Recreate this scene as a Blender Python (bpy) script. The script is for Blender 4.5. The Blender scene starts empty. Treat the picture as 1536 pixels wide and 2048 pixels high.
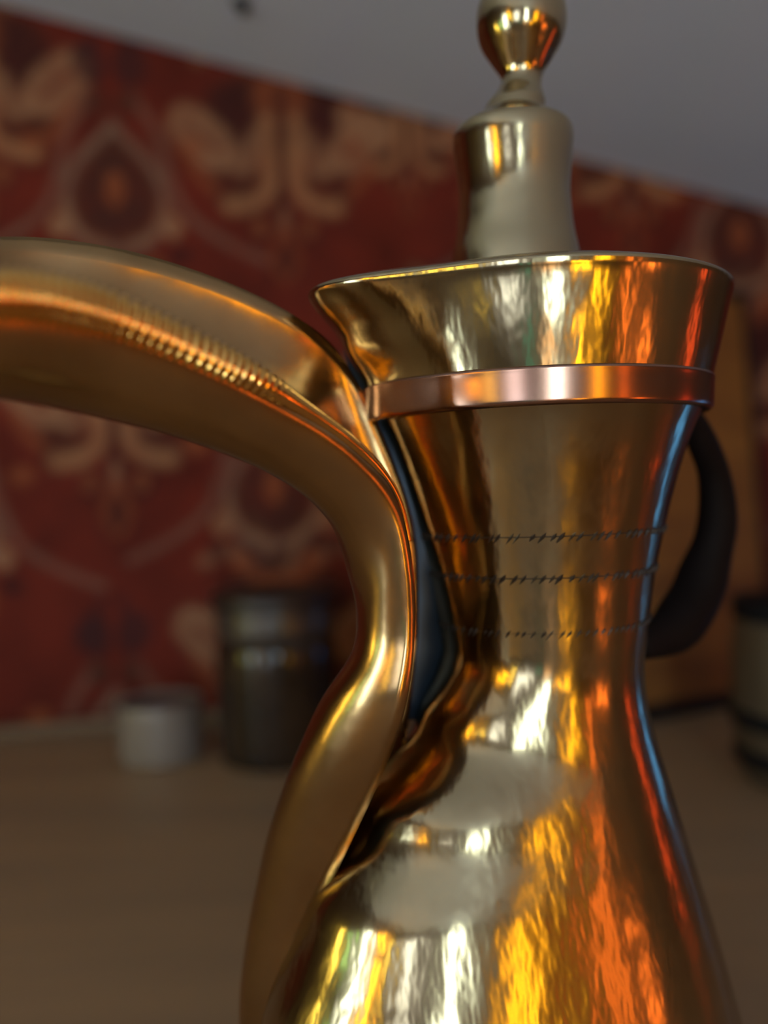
import bpy, math, random
import numpy as np
from mathutils import Vector, Matrix
random.seed(4)
S = bpy.context.scene
C = S.collection
PI = math.pi

# ------------------------------------------------------------------ camera
F = 1700.0                     # focal length in pixels of the 1536x2048 frame
CAM_H = 0.24                   # metres above the table top
PITCH = math.radians(-1.8)
ROLL = math.radians(2.0)
cam_data = bpy.data.cameras.new('camera')
cam = bpy.data.objects.new('camera', cam_data)
C.objects.link(cam)
S.camera = cam
cam_data.sensor_fit = 'VERTICAL'
cam_data.sensor_height = 36.0
cam_data.lens = F / 2048 * 36.0
cam_data.clip_start = 0.01
cam_data.dof.use_dof = True
cam_data.dof.focus_distance = 0.243
cam_data.dof.aperture_fstop = 3.4
CAM_R = Matrix.Rotation(PI / 2 + PITCH, 3, 'X') @ Matrix.Rotation(-ROLL, 3, 'Z')
cam.rotation_euler = CAM_R.to_euler()
cam.location = (0, 0, CAM_H)
CAM_O = Vector((0, 0, CAM_H))

def ray(px, py):
    return CAM_R @ Vector(((px - 768) / F, (1024 - py) / F, -1))
def at(px, py, y):             # the point at room depth y seen at a photo position
    d = ray(px, py)
    return CAM_O + d * (y / d.y)
def on_plane(px, py, p, n):
    d = ray(px, py)
    return CAM_O + d * ((p - CAM_O).dot(n) / d.dot(n))

# ------------------------------------------------------------------ world, exposure
w = bpy.data.worlds.new('world'); S.world = w
w.use_nodes = True
w.node_tree.nodes['Background'].inputs[0].default_value = (0.30, 0.36, 0.5, 1)
w.node_tree.nodes['Background'].inputs[1].default_value = 0.15
S.view_settings.view_transform = 'Standard'
S.view_settings.look = 'None'
S.view_settings.gamma = 1
S.view_settings.exposure = -0.8
S.view_settings.use_curve_mapping = False

# lit panes of the windows: name -> (colour, strength)
PANE = {
    'white':  ((0.74, 0.93, 1.00), 44.0),
    'clear':  ((0.72, 0.84, 1.00), 12.0),
    'yellow': ((1.00, 0.80, 0.15), 30.0),
    'green':  ((0.40, 0.90, 0.35), 12.0),
    'teal':   ((0.05, 0.60, 0.50), 6.0),
    'peach':  ((1.00, 0.60, 0.30), 9.0),
    'amber':  ((1.00, 0.50, 0.015), 32.0),
    'orange': ((1.00, 0.22, 0.03), 14.0),
    'red':    ((1.00, 0.11, 0.03), 6.0),
    'blue':   ((0.10, 0.40, 1.00), 7.0),
    'violet': ((0.45, 0.50, 1.00), 7.0),
}

# ------------------------------------------------------------------ helpers
def link(name, me, mat, parent=None, smooth=True):
    o = bpy.data.objects.new(name, me)
    C.objects.link(o)
    if mat: me.materials.append(mat)
    if smooth:
        me.polygons.foreach_set('use_smooth', [True] * len(me.polygons))
    if parent: o.parent = parent
    return o
def mesh(name, verts, faces):
    me = bpy.data.meshes.new(name)
    me.from_pydata([tuple(v) for v in verts], [], faces)
    me.update()
    return me
def thing(name, label, cat, loc, group=None):
    o = bpy.data.objects.new(name, None)
    C.objects.link(o); o.location = loc
    o.empty_display_size = 0.02
    o['label'] = label; o['category'] = cat
    if group: o['group'] = group
    bpy.context.view_layer.update()
    return o
def struct(o):
    o['kind'] = 'structure'; return o
def catmull(P, n):
    out = []
    m = len(P)
    for i in range(m - 1):
        p0 = P[max(i-1, 0)]; p1 = P[i]; p2 = P[i+1]; p3 = P[min(i+2, m-1)]
        for k in range(n):
            t = k / n
            out.append(tuple(0.5*((2*b)+(-a+c)*t+(2*a-5*b+4*c-d)*t*t+(-a+3*b-3*c+d)*t**3)
                       for a, b, c, d in zip(p0, p1, p2, p3)))
    out.append(tuple(P[-1]))
    return out
def interp(x, tab):
    xs = [t[0] for t in tab]
    if x <= xs[0]: return tab[0][1]
    for a, b in zip(tab, tab[1:]):
        if x <= b[0]:
            t = (x - a[0]) / (b[0] - a[0]); t = t*t*(3-2*t)
            return a[1] + (b[1]-a[1])*t
    return tab[-1][1]
def lathe_mesh(name, prof, seg=96, lobe=None, cap_b=True, cap_t=True, org=(0, 0, 0)):
    """prof: (radius, z); lobe(theta, z) adds to the radius"""
    V, Fc = [], []
    for r, z in prof:
        for k in range(seg):
            a = 2*PI*k/seg
            rr = r + (lobe(a, z, r) if lobe else 0)
            V.append((org[0] + rr*math.cos(a), org[1] + rr*math.sin(a), org[2] + z))
    n = len(prof)
    for i in range(n-1):
        for k in range(seg):
            k2 = (k+1) % seg
            Fc.append((i*seg+k, i*seg+k2, (i+1)*seg+k2, (i+1)*seg+k))
    if cap_b: Fc.append(tuple(reversed(range(seg))))
    if cap_t: Fc.append(tuple(range((n-1)*seg, n*seg)))
    return mesh(name, V, Fc)
def box_mesh(name, x0, x1, y0, y1, z0, z1, M=None, bevel=0.0):
    import bmesh
    bm = bmesh.new()
    vs = [bm.verts.new(((x0, x1)[i], (y0, y1)[j], (z0, z1)[k])) for i in (0, 1) for j in (0, 1) for k in (0, 1)]
    for f in ((0,1,3,2), (4,6,7,5), (0,4,5,1), (2,3,7,6), (0,2,6,4), (1,5,7,3)):
        bm.faces.new([vs[i] for i in f])
    if bevel:
        bmesh.ops.bevel(bm, geom=bm.edges[:], offset=bevel, segments=3, profile=0.5, affect='EDGES')
    if M is not None: bm.transform(M)
    bmesh.ops.recalc_face_normals(bm, faces=bm.faces)
    me = bpy.data.meshes.new(name); bm.to_mesh(me); bm.free()
    return me
def tube_mesh(name, pts, radii, seg=24, flat=1.0):
    """pts: Vectors, radii per point; flat squashes along the second axis"""
    V, Fc = [], []
    n = len(pts)
    up = Vector((0, 1, 0))
    for i, p in enumerate(pts):
        t = (pts[min(i+1, n-1)] - pts[max(i-1, 0)]).normalized()
        s = t.cross(up).normalized(); u = s.cross(t).normalized()
        for k in range(seg):
            a = 2*PI*k/seg
            V.append(p + s*math.cos(a)*radii[i] + u*math.sin(a)*radii[i]*flat)
    for i in range(n-1):
        for k in range(seg):
            k2 = (k+1) % seg
            Fc.append((i*seg+k, i*seg+k2, (i+1)*seg+k2, (i+1)*seg+k))
    Fc.append(tuple(reversed(range(seg)))); Fc.append(tuple(range((n-1)*seg, n*seg)))
    return mesh(name, V, Fc)

# ------------------------------------------------------------------ materials
def mat(name, col, rough=0.5, metal=0.0, noise=None, bump=None, spec=0.5, alt=None, stretch=(1, 1, 1), rot=(0,0,0), coat=0):
    """noise=(scale, amount): mixes col and alt; bump=(scale, strength, distance)"""
    m = bpy.data.materials.new(name); m.use_nodes = True
    nt = m.node_tree; N = nt.nodes; L = nt.links
    b = N['Principled BSDF']
    b.inputs['Base Color'].default_value = (*col, 1)
    b.inputs['Roughness'].default_value = rough
    b.inputs['Metallic'].default_value = metal
    b.inputs['Specular IOR Level'].default_value = spec
    b.inputs['Coat Weight'].default_value = coat
    tc = N.new('ShaderNodeTexCoord'); mp = N.new('ShaderNodeMapping')
    mp.inputs['Scale'].default_value = stretch; mp.inputs['Rotation'].default_value = rot
    L.new(tc.outputs['Object'], mp.inputs['Vector'])
    if noise:
        t = N.new('ShaderNodeTexNoise'); t.inputs['Scale'].default_value = noise[0]; t.inputs['Detail'].default_value = 5
        L.new(mp.outputs[0], t.inputs['Vector'])
        r = N.new('ShaderNodeMapRange')
        r.inputs[1].default_value = 0.35; r.inputs[2].default_value = 0.65; r.inputs[4].default_value = noise[1]
        L.new(t.outputs[0], r.inputs[0])
        mx = N.new('ShaderNodeMix'); mx.data_type = 'RGBA'
        mx.inputs[6].default_value = (*col, 1); mx.inputs[7].default_value = (*(alt or [c*0.5 for c in col]), 1)
        L.new(r.outputs[0], mx.inputs[0]); L.new(mx.outputs[2], b.inputs['Base Color'])
    if bump:
        prev = None
        for (sc, st, di, use_map) in bump:
            t = N.new('ShaderNodeTexNoise'); t.inputs['Scale'].default_value = sc; t.inputs['Detail'].default_value = 2
            L.new(mp.outputs[0] if use_map else tc.outputs['Object'], t.inputs['Vector'])
            bp = N.new('ShaderNodeBump'); bp.inputs['Strength'].default_value = st; bp.inputs['Distance'].default_value = di
            L.new(t.outputs[0], bp.inputs['Height'])
            if prev: L.new(prev.outputs[0], bp.inputs['Normal'])
            prev = bp
        L.new(prev.outputs[0], b.inputs['Normal'])
    return m
def emit(name, col, st):
    m = bpy.data.materials.new(name); m.use_nodes = True
    nt = m.node_tree; nt.nodes.clear()
    e = nt.nodes.new('ShaderNodeEmission'); o = nt.nodes.new('ShaderNodeOutputMaterial')
    e.inputs[0].default_value = (*col, 1); e.inputs[1].default_value = st
    nt.links.new(e.outputs[0], o.inputs[0]); return m

brass = mat('brass', (0.44, 0.35, 0.205), 0.19, 1.0, noise=(14, 0.7), alt=(0.30, 0.22, 0.12),
            bump=[(24, 0.22, 0.005, False), (150, 0.25, 0.0012, True)], stretch=(1, 1, 0.35), rot=(0, 0.45, 0))
brass_lid = mat('brass_lid', (0.50, 0.41, 0.25), 0.17, 1.0, noise=(18, 0.6), alt=(0.36, 0.27, 0.15),
            bump=[(30, 0.2, 0.003, False), (170, 0.25, 0.001, True)], stretch=(1, 1, 0.35), rot=(0, 0.45, 0))
brass_spout = mat('brass_spout', (0.46, 0.29, 0.135), 0.23, 1.0, noise=(30, 0.7), alt=(0.34, 0.205, 0.09),
            bump=[(60, 0.2, 0.002, False)])
brass_rim_lit = mat('brass_rim_lit', (0.80, 0.43, 0.12), 0.18, 1.0, noise=(30, 0.5), alt=(0.6, 0.32, 0.10))  # brighter amber than the spout: the lip's highlight is put into the colour
copper = mat('copper', (0.42, 0.25, 0.19), 0.22, 1.0, noise=(25, 0.6), alt=(0.28, 0.14, 0.09))
patina = mat('patina', (0.05, 0.04, 0.035), 0.5, 0.6, noise=(60, 0.6))
gap_dark = mat('gap_dark', (0.025, 0.04, 0.065), 0.45, 0.5, noise=(50, 0.6))
handle_m = mat('dark_handle', (0.005, 0.003, 0.003), 0.7, 0.0, spec=0.12, noise=(40, 0.5))
plaster = mat('grey_ceiling', (0.58, 0.65, 0.84), 0.85, noise=(3.5, 0.35), alt=(0.50, 0.56, 0.74), bump=[(40, 0.1, 0.002, False)])
room_m = mat('brown_wall', (0.13, 0.075, 0.045), 0.8, noise=(4, 0.4))
floor_m = mat('brown_floor', (0.12, 0.07, 0.04), 0.5, noise=(8, 0.6), stretch=(1, 8, 1))
table_m = mat('table_wood', (0.36, 0.225, 0.12), 0.45, noise=(5, 0.6), alt=(0.25, 0.17, 0.105), bump=[(25, 0.1, 0.001, True)], stretch=(0.5, 5, 1))
trim_m = mat('trim_wood', (0.16, 0.09, 0.04), 0.5, noise=(20, 0.5), stretch=(.2, 1, 1))
dark_wood = mat('dark_wood', (0.03, 0.02, 0.014), 0.5, noise=(20, 0.5))
board_m = mat('board_wood', (0.21, 0.085, 0.018), 0.6, spec=0.2, noise=(7, 0.7), alt=(0.11, 0.036, 0.010), stretch=(1, 1, 5))
black_m = mat('black_edge', (0.005, 0.005, 0.007), 0.6, spec=0.15, noise=(30, 0.3))
frame_m = mat('window_frame', (0.07, 0.045, 0.03), 0.5, noise=(20, 0.5))
ceramic = mat('grey_glaze', (0.19, 0.15, 0.12), 0.32, noise=(30, 0.35), alt=(0.27, 0.25, 0.24))
mauve = mat('mauve_wax', (0.12, 0.07, 0.065), 0.5, noise=(30, 0.4))
jar_m = mat('dark_glaze', (0.014, 0.009, 0.007), 0.12, noise=(22, 0.8), alt=(0.04, 0.026, 0.016), spec=0.45)
jar_band = mat('pewter_band', (0.07, 0.055, 0.045), 0.25, 0.2, noise=(30, 0.5))
jar_lid = mat('jar_lid', (0.022, 0.014, 0.012), 0.4, noise=(30, 0.4))
tin_m = mat('tan_vessel', (0.06, 0.038, 0.02), 0.5, 0.0, noise=(20, 0.6), alt=(0.06, 0.045, 0.03))

# ------------------------------------------------------------------ the room
H0 = Vector((0, 0, 1))
wl = on_plane(0, 1475, Vector((0, 0, 0)), H0)
wr = on_plane(250, 1455, Vector((0, 0, 0)), H0)
wd = (wr - wl); wd.z = 0; wd.normalize()                 # along the papered wall, to the right
wn = Vector((wd.y, -wd.x, 0))                            # towards the room
def wall_pt(px, py): return on_plane(px, py, wl, wn)
ca, cb = wall_pt(0, 8), wall_pt(1536, 418)
ua, ub = (ca - wl).dot(wd), (cb - wl).dot(wd)
cs = (cb.z - ca.z) / (ub - ua)                           # slope of the ceiling along the wall
def ceil_z(u): return ca.z + cs * (u - ua)
U0, U1 = -1.05, 1.35                                     # ends of the papered wall
ZF = -0.55
DEPTH = 2.35
def W(u, v, z):                                          # wall frame: u right, v into the room
    return wl + wd*u + wn*v + Vector((0, 0, z))

# wallpaper: red ground, half-drop damask of medallions and scroll leaves
PX = 0.000512                                            # metres per pattern unit
fl = wall_pt(572, 520); fu, fz = (fl - wl).dot(wd), fl.z
nu, nz = 960, 560
us = np.linspace(U0, U1, nu)
tz = np.linspace(0, 1, nz)
UU = np.repeat(us[None, :], nz, 0)
CZ = ca.z + cs * (UU - ua)
ZZ = ZF + (CZ - ZF) * tz[:, None]
sx = (UU - fu) / PX
sy = -(ZZ - fz) / PX                                     # downwards positive
TW, TH = 640.0, 1130.0
col = np.zeros((nz, nu, 3)); 
rng = np.random.RandomState(3)
def vnoise(x, y, sc):
    g = rng.rand(64, 64)
    a = (x / sc) % 63; b = (y / sc) % 63
    i = a.astype(int); j = b.astype(int); fx = a - i; fy = b - j
    fx = fx*fx*(3-2*fx); fy = fy*fy*(3-2*fy)
    return (g[j, i]*(1-fx) + g[j, i+1]*fx)*(1-fy) + (g[j+1, i]*(1-fx) + g[j+1, i+1]*fx)*fy
n1 = vnoise(sx, sy, 70); n2 = vnoise(sx, sy, 22)
base = np.array([0.165, 0.024, 0.015]); base2 = np.array([0.08, 0.015, 0.011])
m = (0.65*n1 + 0.35*n2)[..., None]
col[:] = base*(1-m) + base2*m
INST = {'leaf': [(0, 0, 1), (-355, 507, 1), (262, -118, .66), (760, -50, .95), (-590, -95, 1), (-30, 1010, 1), (330, 500, 1),
                 (-900, 520, 1), (-1150, -80, 1), (980, 480, 1), (1300, -80, 1), (640, 1010, 1)],
        'oval': [(-332, -128, 1), (-42, 470, 1), (-680, 520, 1), (-870, -120, 1), (-372, 1000, 1), (500, -60, .75), (660, 520, 1), (1020, -60, 1), (1290, 520, 1)]}
def local(kind, oy=0, mirror=True):
    """motif coordinates around each repeat of a motif"""
    out = []
    for cx, cy, k in INST[kind]:
        lx = (sx - cx)/k; ly = (sy - cy)/k
        ok = (np.abs(lx) < 420) & (np.abs(ly) < 560)
        lx = np.where(ok, lx, 9999.0)
        out.append((np.abs(lx) if mirror else lx, ly))
    return out
def blend(mask, c):
    global col
    mask = (np.clip(mask, 0, 1) * (0.55 + 0.35*n2))[..., None]
    col = col*(1-mask) + np.array(c)*mask
def stroke(kd, pts, r, c, soft=9, mirror=True, a=1.0):
    for lx, ly in local(kd, 0, mirror):
        sel = (np.abs(lx) < 500)
        if not sel.any(): continue
        d = np.full(lx.shape, 1e9)
        P = catmull([(p[0], p[1]) for p in pts], 5) if len(pts) > 2 else pts
        for (x0, y0), (x1, y1) in zip(P, P[1:]):
            vx, vy = x1-x0, y1-y0
            t = np.clip(((lx-x0)*vx + (ly-y0)*vy) / (vx*vx+vy*vy+1e-9), 0, 1)
            d = np.minimum(d, np.hypot(lx-x0-t*vx, ly-y0-t*vy))
        blend(a*(r + soft - d) / (2*soft), c)
def blob(kd, cx, cy, rx, ry, c, soft=0.18, a=1.0, mirror=True):
    for lx, ly in local(kd, 0, mirror):
        d = np.hypot((lx-cx)/rx, (ly-cy)/ry)
        blend(a*(1 + soft - d) / (2*soft), c)
TAN, GOLD, DARK, RUST = (0.30, 0.15, 0.085), (0.34, 0.16, 0.08), (0.045, 0.014, 0.014), (0.25, 0.07, 0.03)
GREY, BRN, PLUM = (0.22, 0.13, 0.095), (0.07, 0.024, 0.017), (0.045, 0.018, 0.02)
# scroll leaf (origin: its lower dark drop)
blob('leaf', 0, -300, 150, 90, BRN); blob('leaf', 75, -290, 70, 70, DARK); blob('leaf', 0, -330, 60, 60, RUST, a=.6)
blob('leaf', 95, -150, 52, 60, BRN); stroke('leaf', [(0, -340), (0, -160), (0, -95)], 15, DARK)
stroke('leaf', [(30, -280), (27, -190), (32, -140), (70, -112), (108, -108)], 17, GOLD)
stroke('leaf', [(58, -250), (62, -200), (78, -178), (100, -190)], 11, TAN)
stroke('leaf', [(100, -215), (135, -195), (165, -215), (205, -262), (190, -290), (150, -270), (120, -240)], 20, TAN)
stroke('leaf', [(140, -140), (165, -165), (185, -200)], 10, RUST)
stroke('leaf', [(0, -98), (0, -60)], 8, TAN); blob('leaf', 50, -62, 24, 30, DARK); blob('leaf', 50, -64, 15, 20, RUST)
stroke('leaf', [(0, -60), (18, -30), (22, 10), (0, 42)], 5, RUST); blob('leaf', 0, 0, 13, 34, DARK)
blob('leaf', 30, 30, 6, 12, DARK, a=.6)
# crown of leaves above the scroll
blob('leaf', 0, -430, 90, 60, PLUM); stroke('leaf', [(10, -380), (35, -430), (60, -480)], 12, TAN, a=.7); stroke('leaf', [(70, -390), (110, -420), (160, -400)], 13, TAN, a=.7)
# medallion
blob('oval', 0, 10, 92, 105, BRN); stroke('oval', [(0, -120), (20, -80), (0, -40)], 14, BRN)
stroke('oval', [(4, 112), (55, 98), (92, 45), (88, -20), (60, -70), (20, -110), (0, -135)], 8, GREY)
stroke('oval', [(20, 100), (70, 80), (96, 25)], 9, TAN, a=.6)
stroke('oval', [(0, 62), (36, 40), (40, -10), (0, -60)], 5, PLUM); blob('oval', 0, -8, 20, 36, RUST)
blob('oval', 108, 66, 20, 24, TAN); blob('oval', 70, 150, 20, 24, RUST); blob('oval', 0, 190, 24, 20, RUST); blob('oval', 42, 178, 14, 16, RUST)
blob('oval', 0, 150, 16, 22, DARK); blob('oval', 120, 120, 22, 20, DARK, a=.8)
# thin ogee line of beads around the medallion
stroke('oval', [(40, -190), (85, -120), (105, -40), (140, 40), (215, 95), (290, 130)], 6, GREY, a=.8)
stroke('oval', [(30, -215), (40, -260), (20, -320)], 9, PLUM, a=.8)
# flower between the rows
blob('oval', 40, -255, 34, 40, PLUM); blob('oval', 30, -175, 22, 26, BRN)
blob('oval', 150, -95, 28, 22, RUST, a=.5)
verts = np.empty((nz*nu, 3))
p = np.array(wl); dv = np.array(wd)
verts[:] = p + UU.reshape(-1, 1)*dv
verts[:, 2] = ZZ.reshape(-1)
idx = np.arange(nz*nu).reshape(nz, nu)
q = np.stack([idx[:-1, :-1], idx[:-1, 1:], idx[1:, 1:], idx[1:, :-1]], -1).reshape(-1, 4)
me = bpy.data.meshes.new('wall_back')
me.vertices.add(nz*nu); me.vertices.foreach_set('co', verts.reshape(-1))
me.loops.add(q.size); me.loops.foreach_set('vertex_index', q.reshape(-1))
me.polygons.add(len(q)); me.polygons.foreach_set('loop_start', np.arange(0, q.size, 4))
me.update(calc_edges=True)
ca_attr = me.color_attributes.new('paper', 'FLOAT_COLOR', 'POINT')
ca_attr.data.foreach_set('color', np.concatenate([col.reshape(-1, 3), np.ones((nz*nu, 1))], 1).reshape(-1))
wp = mat('damask_wallpaper', (1, 1, 1), 0.85, spec=0.08)
va = wp.node_tree.nodes.new('ShaderNodeVertexColor'); va.layer_name = 'paper'
wp.node_tree.links.new(va.outputs[0], wp.node_tree.nodes['Principled BSDF'].inputs['Base Color'])
struct(link('wall_back', me, wp))

T = 0.05
def quad_slab(name, pts, off, m):
    V = [Vector(a) for a in pts] + [Vector(a) + off for a in pts]
    return struct(link(name, mesh(name, V, [(0,1,2,3), (7,6,5,4), (0,4,5,1), (1,5,6,2), (2,6,7,3), (3,7,4,0)]), m, smooth=False))
quad_slab('ceiling', [W(U0, 0, ceil_z(U0)), W(U1, 0, ceil_z(U1)), W(U1, DEPTH, ceil_z(U1)), W(U0, DEPTH, ceil_z(U0))], Vector((0, 0, T)), plaster)
quad_slab('floor', [W(U0, 0, ZF), W(U1, 0, ZF), W(U1, DEPTH, ZF), W(U0, DEPTH, ZF)], Vector((0, 0, -T)), floor_m)
quad_slab('wall_left', [W(U0, 0, ZF), W(U0, DEPTH, ZF), W(U0, DEPTH, ceil_z(U0)), W(U0, 0, ceil_z(U0))], -wd*T, room_m)
quad_slab('wall_right', [W(U1, 0, ZF), W(U1, DEPTH, ZF), W(U1, DEPTH, ceil_z(U1)), W(U1, 0, ceil_z(U1))], wd*T, room_m)
quad_slab('wall_front', [W(U0, DEPTH, ZF), W(U1, DEPTH, ZF), W(U1, DEPTH, ceil_z(U1)), W(U0, DEPTH, ceil_z(U0))], wn*T, room_m)
# skirting strips on the table line of the papered wall
M_wall = Matrix(((wd.x, wn.x, 0, wl.x), (wd.y, wn.y, 0, wl.y), (0, 0, 1, 0), (0, 0, 0, 1)))
struct(link('trim_1', box_mesh('trim_1', U0, U1, 0.0, 0.008, 0.0, 0.012, M_wall, 0.001), trim_m, smooth=False))

# windows of coloured glass: on the three walls the pot mirrors
win_n = [0]
def window(place, z0, z1, panes, fr=0.012):
    """place: ('left'|'right'|'front'); panes: list of (start, end, colour)"""
    win_n[0] += 1
    nm = 'window_%d' % win_n[0]
    a = min(p[0] for p in panes) - fr; b = max(p[1] for p in panes) + fr
    def slab(name, s0, s1, y0, y1, d0, d1, m, parent):
        if place == 'left':  me = box_mesh(name, U0 + d0, U0 + d1, s0, s1, y0, y1, M_wall)
        elif place == 'right': me = box_mesh(name, U1 - d1, U1 - d0, s0, s1, y0, y1, M_wall)
        else: me = box_mesh(name, s0, s1, DEPTH - d1, DEPTH - d0, y0, y1, M_wall)
        return link(name, me, m, parent, smooth=False)
    root = bpy.data.objects.new(nm, None); C.objects.link(root); root['kind'] = 'structure'
    slab('window_frame', a, b, z0 - fr, z0, 0, 0.03, frame_m, root)
    slab('window_frame', a, b, z1, z1 + fr, 0, 0.03, frame_m, root)
    slab('window_frame', a, a + fr, z0, z1, 0, 0.03, frame_m, root)
    slab('window_frame', b - fr, b, z0, z1, 0, 0.03, frame_m, root)
    for s0, s1, c in panes:
        if c not in EM: EM[c] = emit('pane_' + c, *PANE[c])
        slab('pane', s0, s1, z0, z1, 0.002, 0.012, EM[c], root)
EM = {}
#  v = distance from the papered wall along a side wall; u along the front wall
window('left', -0.40, 0.35, [(0.62, 0.69, 'yellow'), (0.92, 0.98, 'green')])
window('left', -0.50, 0.56, [(1.24, 1.36, 'white')])
window('left', 0.24, 0.68, [(1.62, 1.76, 'amber')])  # extra window, added to throw amber light on the spout rim
window('left', -0.10, 0.56, [(2.04, 2.12, 'yellow')])
window('front', -0.16, 0.60, [(-0.78, -0.50, 'clear'), (0.10, 0.24, 'white')])
window('front', -0.46, -0.20, [(-0.34, -0.30, 'teal')])
window('front', -0.46, -0.20, [(0.02, 0.12, 'peach'), (0.56, 0.66, 'amber')])
window('front', -0.16, 0.46, [(0.90, 0.98, 'amber')])
window('right', -0.16, 0.36, [(1.94, 2.06, 'orange')])
window('right', -0.26, 0.0, [(1.42, 1.58, 'orange')])
window('right', -0.14, 0.26, [(0.68, 0.73, 'red')])
window('right', -0.24, 0.20, [(0.27, 0.34, 'blue')])
window('right', -0.46, -0.16, [(0.95, 1.03, 'violet')])

# ------------------------------------------------------------------ table
tb = thing('table', 'broad brown wooden table carrying the brass coffee pot', 'table', W(0.2, 0.5, ZF))
tM = M_wall
def child(name, me, m, parent, smooth=True):
    o = link(name, me, m, parent, smooth)
    o.matrix_parent_inverse = Matrix.Translation(-parent.location)
    return o
child('tabletop', box_mesh('tabletop', U0 + 0.12, U1 - 0.15, 0.009, 1.02, -0.03, 0.0, tM, 0.003), table_m, tb, False)
for u in (U0 + 0.2, U1 - 0.23):
    for v in (0.06, 0.95):
        child('leg', box_mesh('leg', u - .025, u + .025, v - .025, v + .025, ZF, -0.03, tM, 0.004), table_m, tb, False)

# ------------------------------------------------------------------ coffee pot
s = 0.30 / F                                             # metres per photo pixel at the pot's axis
ax = at(1077, 1150, 0.30)
AX, AY = ax.x, ax.y
pot = thing('coffee_pot', 'large brass coffee pot with curved open spout and domed lid on the table', 'coffee pot', (AX, AY, 0))
HOR = CAM_H
def prof(tab, n=5):                                      # (height above eye level, radius), photo pixels
    P = catmull([(r, e) for e, r in tab], n)
    return [(max(r, 0.3)*s, HOR + e*s) for r, e in P]
SP = math.radians(180 + 28)                              # direction of the spout, towards the left and the viewer
def lobe_fn(tab, width, power=2, sp=SP):
    def f(a, z, r):
        e = (z - HOR)/s
        d = (a - sp + PI) % (2*PI) - PI
        return interp(e, tab) * s * math.exp(-(abs(d)/width)**power)
    return f
ptab = lambda L: sorted(L)
body_prof = [(-1360, 330), (-1345, 334), (-1322, 340), (-1270, 378), (-1180, 388), (-1088, 370), (-990, 347), (-890, 322), (-790, 294),
             (-690, 266), (-590, 238), (-490, 212), (-390, 199), (-300, 208), (-190, 223), (-100, 243), (-40, 258), (30, 278), (90, 300), (130, 318)]
body_lobe = ptab([(-1360, 30), (-1270, 150), (-1150, 272), (-960, 262), (-760, 220), (-600, 155), (-450, 65), (-310, 0)])
child('body', lathe_mesh('body', prof(body_prof), 144, lobe_fn(body_lobe, math.radians(40), 2, SP), org=(AX, AY, 0)), brass, pot)

# engraved bands: rows of slanting punch marks on a thin line
def band(e, r):
    V, Fc = [], []
    n = 84
    rr = r*s
    # the line
    k0 = 0
    for k in range(96):
        a = 2*PI*k/96
        for dr, dz in ((-0.0004, -0.0004), (0.00015, 0), (-0.0004, 0.0004)):
            V.append(((rr+dr)*math.cos(a) + AX, (rr+dr)*math.sin(a) + AY, HOR + e*s + dz))
    for k in range(96):
        k2 = (k+1) % 96
        for i in range(3):
            j = (i+1) % 3
            Fc.append((k*3+i, k2*3+i, k2*3+j, k*3+j))
    for k in range(n):
        a = 2*PI*(k + random.uniform(-.25, .25))/n
        L = random.uniform(10, 17)*s; wdt = random.uniform(2.5, 4.5)*s
        cx, cy = math.cos(a), math.sin(a)
        tx, ty = -cy, cx
        ctr = Vector((AX + rr*cx, AY + rr*cy, HOR + e*s))
        d1 = (Vector((tx, ty, 0))*0.62 + Vector((0, 0, 0.78))).normalized()
        nrm = Vector((cx, cy, 0)); d2 = d1.cross(nrm)
        b0 = len(V)
        for v in (d1*L, d2*wdt, -d1*L, -d2*wdt): V.append(ctr + v - nrm*0.0002)
        V.append(ctr + nrm*0.0008); V.append(ctr - nrm*0.001)
        for i in range(4):
            j = (i+1) % 4
            Fc.append((b0+i, b0+j, b0+4)); Fc.append((b0+j, b0+i, b0+5))
    return mesh('engraved_band', V, Fc)
for e, r in ((-98, 244), (-172, 227), (-272, 211)):
    o = child('engraved_band', band(e, r), patina, pot, False); o['label'] = 'dark row of slanting punched marks'

# lid
lid_prof = [(118, 250), (122, 322), (130, 330), (150, 333), (172, 334), (183, 336), (250, 352), (320, 368), (340, 374), (350, 372), (358, 350), (372, 300), (385, 220), (396, 160), (400, 125)]
lid_lobe = ptab([(110, 10), (183, 16), (260, 45), (340, 95), (360, 85), (400, 0)])
lid = child('lid', lathe_mesh('lid', prof(lid_prof, 4), 144, lobe_fn(lid_lobe, math.radians(20)), org=(AX, AY, 0)), brass_lid, pot)
def subpart(name, me, m, parent, root, smooth=True):
    o = link(name, me, m, parent, smooth)
    o.matrix_parent_inverse = parent.matrix_parent_inverse @ Matrix.Identity(4)
    o.matrix_parent_inverse = Matrix.Identity(4)
    return o
rim_prof = [(120, 328), (124, 334), (135, 336), (170, 338), (180, 339), (184, 335)]
rim = subpart('lid_rim', lathe_mesh('lid_rim', prof(rim_prof, 3), 144, lobe_fn([(0, 10), (200, 16)], math.radians(24)), False, False, (AX, AY, 0)), copper, lid, pot)
rim['label'] = 'copper coloured rim strip'
knob_prof = [(385, 132), (440, 125), (480, 117), (520, 112), (570, 109), (635, 115), (668, 118), (690, 112), (708, 80), (722, 62), (740, 58), (752, 52), (775, 41), (798, 42),
             (830, 62), (865, 82), (905, 88), (945, 80), (975, 58), (992, 26), (996, 2)]
knob_me = lathe_mesh('lid_knob', prof(knob_prof), 96, org=(AX, AY, 0))
for v_ in knob_me.vertices:                              # the turned stem sits a little off centre under its ball
    v_.co.x -= s*interp((v_.co.z - HOR)/s, [(380, 27), (700, 26), (800, 4), (900, 2)])
knob_me.update()
subpart('lid_knob', knob_me, brass_lid, lid, pot)

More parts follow.
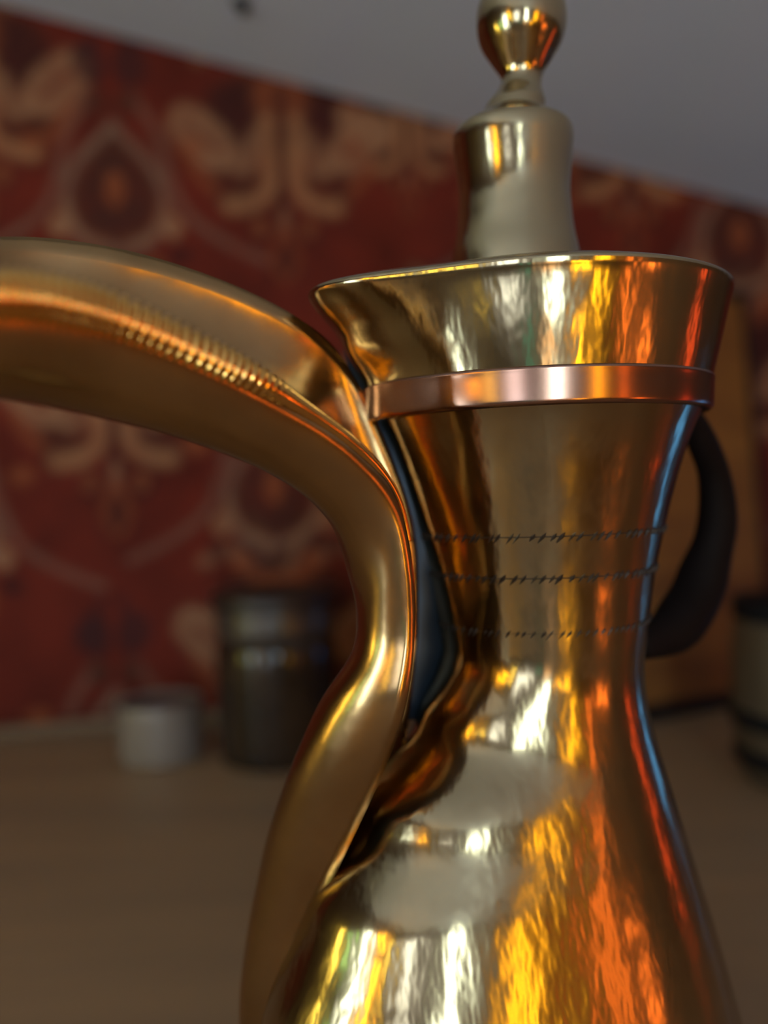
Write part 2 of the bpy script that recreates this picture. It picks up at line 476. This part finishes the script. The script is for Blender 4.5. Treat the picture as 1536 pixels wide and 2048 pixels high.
# spout: an open channel rising beside the neck and curving out to the left
sec = [ # near rim, keel, far rim
    ((-420, 700, .150), (-420, 790, .158), (-420, 640, .172)),
    ((-260, 625, .160), (-260, 790, .175), (-260, 520, .200)),
    ((0, 598, .175), (0, 812, .195), (0, 475, .235)),
    ((205, 632, .190), (185, 852, .210), (230, 497, .250)),
    ((410, 715, .205), (385, 908, .224), (440, 560, .262)),
    ((565, 795, .218), (560, 985, .236), (600, 640, .272)),
    ((700, 885, .228), (660, 1070, .246), (690, 725, .280)),
    ((788, 985, .236), (702, 1165, .254), (770, 880, .284)),
    ((822, 1110, .240), (718, 1240, .258), (826, 1050, .285)),
    ((830, 1250, .243), (708, 1310, .262), (836, 1240, .285)),
    ((814, 1400, .243), (650, 1400, .265), (822, 1400, .285)),
    ((776, 1520, .248), (595, 1510, .266), (800, 1540, .290)),
    ((722, 1640, .256), (546, 1625, .272), (770, 1680, .295)),
    ((664, 1760, .265), (500, 1745, .278), (760, 1800, .300)),
    ((610, 1880, .274), (464, 1870, .284), (740, 1950, .305)),
    ((590, 2000, .280), (446, 2000, .290), (740, 2100, .305)),
    ((590, 2180, .286), (456, 2180, .298), (740, 2250, .310)),
]
pts = []
for row in sec:
    f = []
    for p in row: f += list(at(*p))
    pts.append(tuple(f))
pts = catmull(pts, 10)
V = []; NA = 22
for f in pts:
    Np, Kp, Fp = Vector(f[0:3]), Vector(f[3:6]), Vector(f[6:9])
    c = (Np + Fp)/2; hx = (Np - Fp)/2; k = Kp - c
    k = k - hx.normalized()*k.dot(hx.normalized())*0.6
    for i in range(NA + 1):
        a = PI*i/NA
        V.append(c + hx*math.cos(a) + k*math.sin(a))
Fc = []
for i in range(len(pts)-1):
    for k in range(NA):
        b = i*(NA+1) + k
        Fc.append((b, b+1, b+NA+2, b+NA+1))
sp = child('spout', mesh('spout', V, Fc), brass_spout, pot)
md = sp.modifiers.new('thickness', 'SOLIDIFY'); md.thickness = 0.0022; md.offset = 0
# rolled rim along the near lip; ribs and amber colour imitate its highlight
RP = [Vector(f[0:3]) for f in pts]; RF = [Vector(f[6:9]) for f in pts]
fine = []; rads = []
nr = 78                                                  # the rim ends where the channel turns down the neck
for i in range(nr):
    for k in range(10):
        t = k/10
        p_ = RP[i].lerp(RP[i+1], t)
        u_ = i + t
        r_ = interp(u_, [(0, .0058), (25, .0056), (42, .0044), (58, .0020), (78, .0009)])
        rib = 1 + 0.12*math.sin(u_*2*PI/1.0 + 0.6*math.sin(u_*0.9))*interp(u_, [(0, 1), (38, 1), (52, 0)])
        fine.append(p_ + Vector((0, 0.25, 0.12))*r_); rads.append(r_*rib)
rm_ = subpart('spout_rim', tube_mesh('spout_rim', fine, rads, 20), brass_rim_lit, sp, pot)
rm_['label'] = 'ribbed rolled lip of the spout with its highlight put into the colour'
# dark web added to stand in for the dark gap between spout and neck
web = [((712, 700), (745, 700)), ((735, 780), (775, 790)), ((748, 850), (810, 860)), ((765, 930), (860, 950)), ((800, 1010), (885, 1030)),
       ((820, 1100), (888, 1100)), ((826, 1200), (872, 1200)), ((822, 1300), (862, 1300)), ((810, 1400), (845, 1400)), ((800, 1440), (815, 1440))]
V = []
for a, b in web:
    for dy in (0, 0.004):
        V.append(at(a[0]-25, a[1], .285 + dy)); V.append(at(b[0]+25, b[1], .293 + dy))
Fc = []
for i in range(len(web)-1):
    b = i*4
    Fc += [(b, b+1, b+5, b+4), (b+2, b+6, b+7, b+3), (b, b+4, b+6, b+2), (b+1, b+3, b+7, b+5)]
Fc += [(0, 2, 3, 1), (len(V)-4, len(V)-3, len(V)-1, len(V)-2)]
o = child('spout_gap_fill', mesh('spout_gap_fill', V, Fc), gap_dark, pot); o['label'] = 'dark blue-black sheet added to fill the gap between spout and neck'

# handle
hp = [at(*p) for p in ((1375, 822, .318), (1398, 870, .325), (1428, 950, .335), (1434, 1050, .340), (1410, 1140, .340), (1385, 1205, .335), (1340, 1262, .325), (1275, 1290, .312))]
P = [Vector(p) for p in catmull([tuple(p) for p in hp], 8)]
R = [s*interp(i, [(0, 24), (12, 34), (26, 46), (34, 58), (44, 60), (56, 34)]) for i in range(len(P))]
o = child('handle', tube_mesh('handle', P, R, 24, 0.8), handle_m, pot); o['label'] = 'dark curved handle'

# ------------------------------------------------------------------ things by the wall
def on_table(px, py): return on_plane(px, py, Vector((0, 0, 0)), H0)
# squat dark jar
f0 = on_table(563, 1548); R0 = 0.0525
d = Vector((f0.x, f0.y, 0)).normalized()
jc = f0 + d*R0
jar = thing('lidded_jar', 'squat dark glazed jar with a flat black lid beside the papered wall', 'jar', jc)
jar.location.z = 0
def local_lathe(name, pr, m, parent, seg=72):
    return link(name, lathe_mesh(name, pr, seg), m, parent)
local_lathe('body', catmull([(.050, 0), (.0525, .003), (.0535, .02), (.054, .06), (.0545, .09), (.053, .104), (.049, .110)], 4), jar_m, jar)
local_lathe('neck_band', catmull([(.048, .108), (.053, .112), (.0535, .124), (.053, .134), (.050, .136)], 3), jar_band, jar)
jl = local_lathe('lid', catmull([(.050, .135), (.0555, .137), (.056, .144), (.055, .149), (.040, .151), (.001, .1515)], 4), jar_lid, jar)
# small grey tub
f0 = on_table(325, 1540); R0 = 0.037
d = Vector((f0.x, f0.y, 0)).normalized(); tc_ = f0 + d*R0
tub = thing('candle_tub', 'small pale grey round tub with a dull mauve top left of the dark jar', 'candle', tc_)
tub.location.z = 0
local_lathe('cup', [(.034, 0), (.036, .002), (.0368, .006), (.0375, .046), (.0375, .052), (.0368, .053), (.0355, .052), (.0352, .048), (.001, .047)], ceramic, tub)
local_lathe('candle_wax', [(.001, .0465), (.0348, .0465), (.0348, .0495), (.030, .0488), (.001, .0483)], mauve, tub)
# vessel cut by the right edge of the frame
f0 = on_table(1622, 1610); R0 = 0.055
d = Vector((f0.x, f0.y, 0)).normalized(); vc = f0 + d*R0
vs = thing('lidded_canister', 'tan metal canister with black lid and dark base band at the right edge', 'canister', vc)
vs.location.z = 0
local_lathe('body', catmull([(.046, .0), (.050, .010), (.053, .03), (.0545, .045), (.0555, .07), (.055, .10), (.053, .128)], 4), tin_m, vs)
for z, r in ((.022, .0530), (.052, .0556)):
    local_lathe('dark_band', catmull([(r-.004, z-.007), (r+.001, z-.006), (r+.0025, z), (r+.001, z+.006), (r-.004, z+.007)], 2), black_m, vs)
local_lathe('lid', catmull([(.050, .126), (.054, .128), (.0545, .138), (.050, .143), (.001, .145)], 3), black_m, vs)

# brown board leaning on the wall behind the pot
bl, br = on_table(1010, 1488), on_table(1535, 1394)
bd = (br - bl).normalized(); bn = Vector((bd.y, -bd.x, 0))
tr = on_plane(1487, 574, br, bn)
lean = math.radians(4)
hgt = tr.z / math.cos(lean)
up = (Vector((0, 0, 1))*math.cos(lean) - bn*math.sin(lean))
nn = bd.cross(up).normalized()
if nn.dot(bn) < 0: nn = -nn
length = (tr - bl).dot(bd) + 0.022
MB_ = Matrix(((bd.x, nn.x, up.x, bl.x), (bd.y, nn.y, up.y, bl.y), (bd.z, nn.z, up.z, 0), (0, 0, 0, 1)))
bo = thing('wooden_board', 'brown wooden board with thin black edging leaning behind the coffee pot', 'board', bl)
e = 0.007
child('panel', box_mesh('panel', e, length - e, 0.003, 0.012, e, hgt - e, MB_), board_m, bo, False)
for nm, a in (('edging', (0, length, 0, .015, 0.001, .016)), ('edging', (0, length, 0, .015, hgt - .011, hgt)), ('edging', (0, e, 0, .015, e, hgt - e)), ('edging', (length - e, length, 0, .015, e, hgt - e))):
    child(nm, box_mesh(nm, *a, MB_, 0.001), black_m, bo, False)

# small dark fitting on the ceiling
cn = Vector((-cs*wd.x, -cs*wd.y, 1)).normalized()
c0 = W(0, 0, ceil_z(0))
hk = on_plane(487, 6, c0, cn)
st = thing('ceiling_stud', 'small dark round stud on the grey ceiling near the top edge', 'stud', hk)
local_lathe('plate', [(.001, -.0015), (.0085, -.0012), (.010, 0.001), (.010, .004)], handle_m, st, 32)
local_lathe('pin', catmull([(.001, -.010), (.004, -.009), (.0045, -.006), (.003, -.001)], 3), black_m, st, 24)
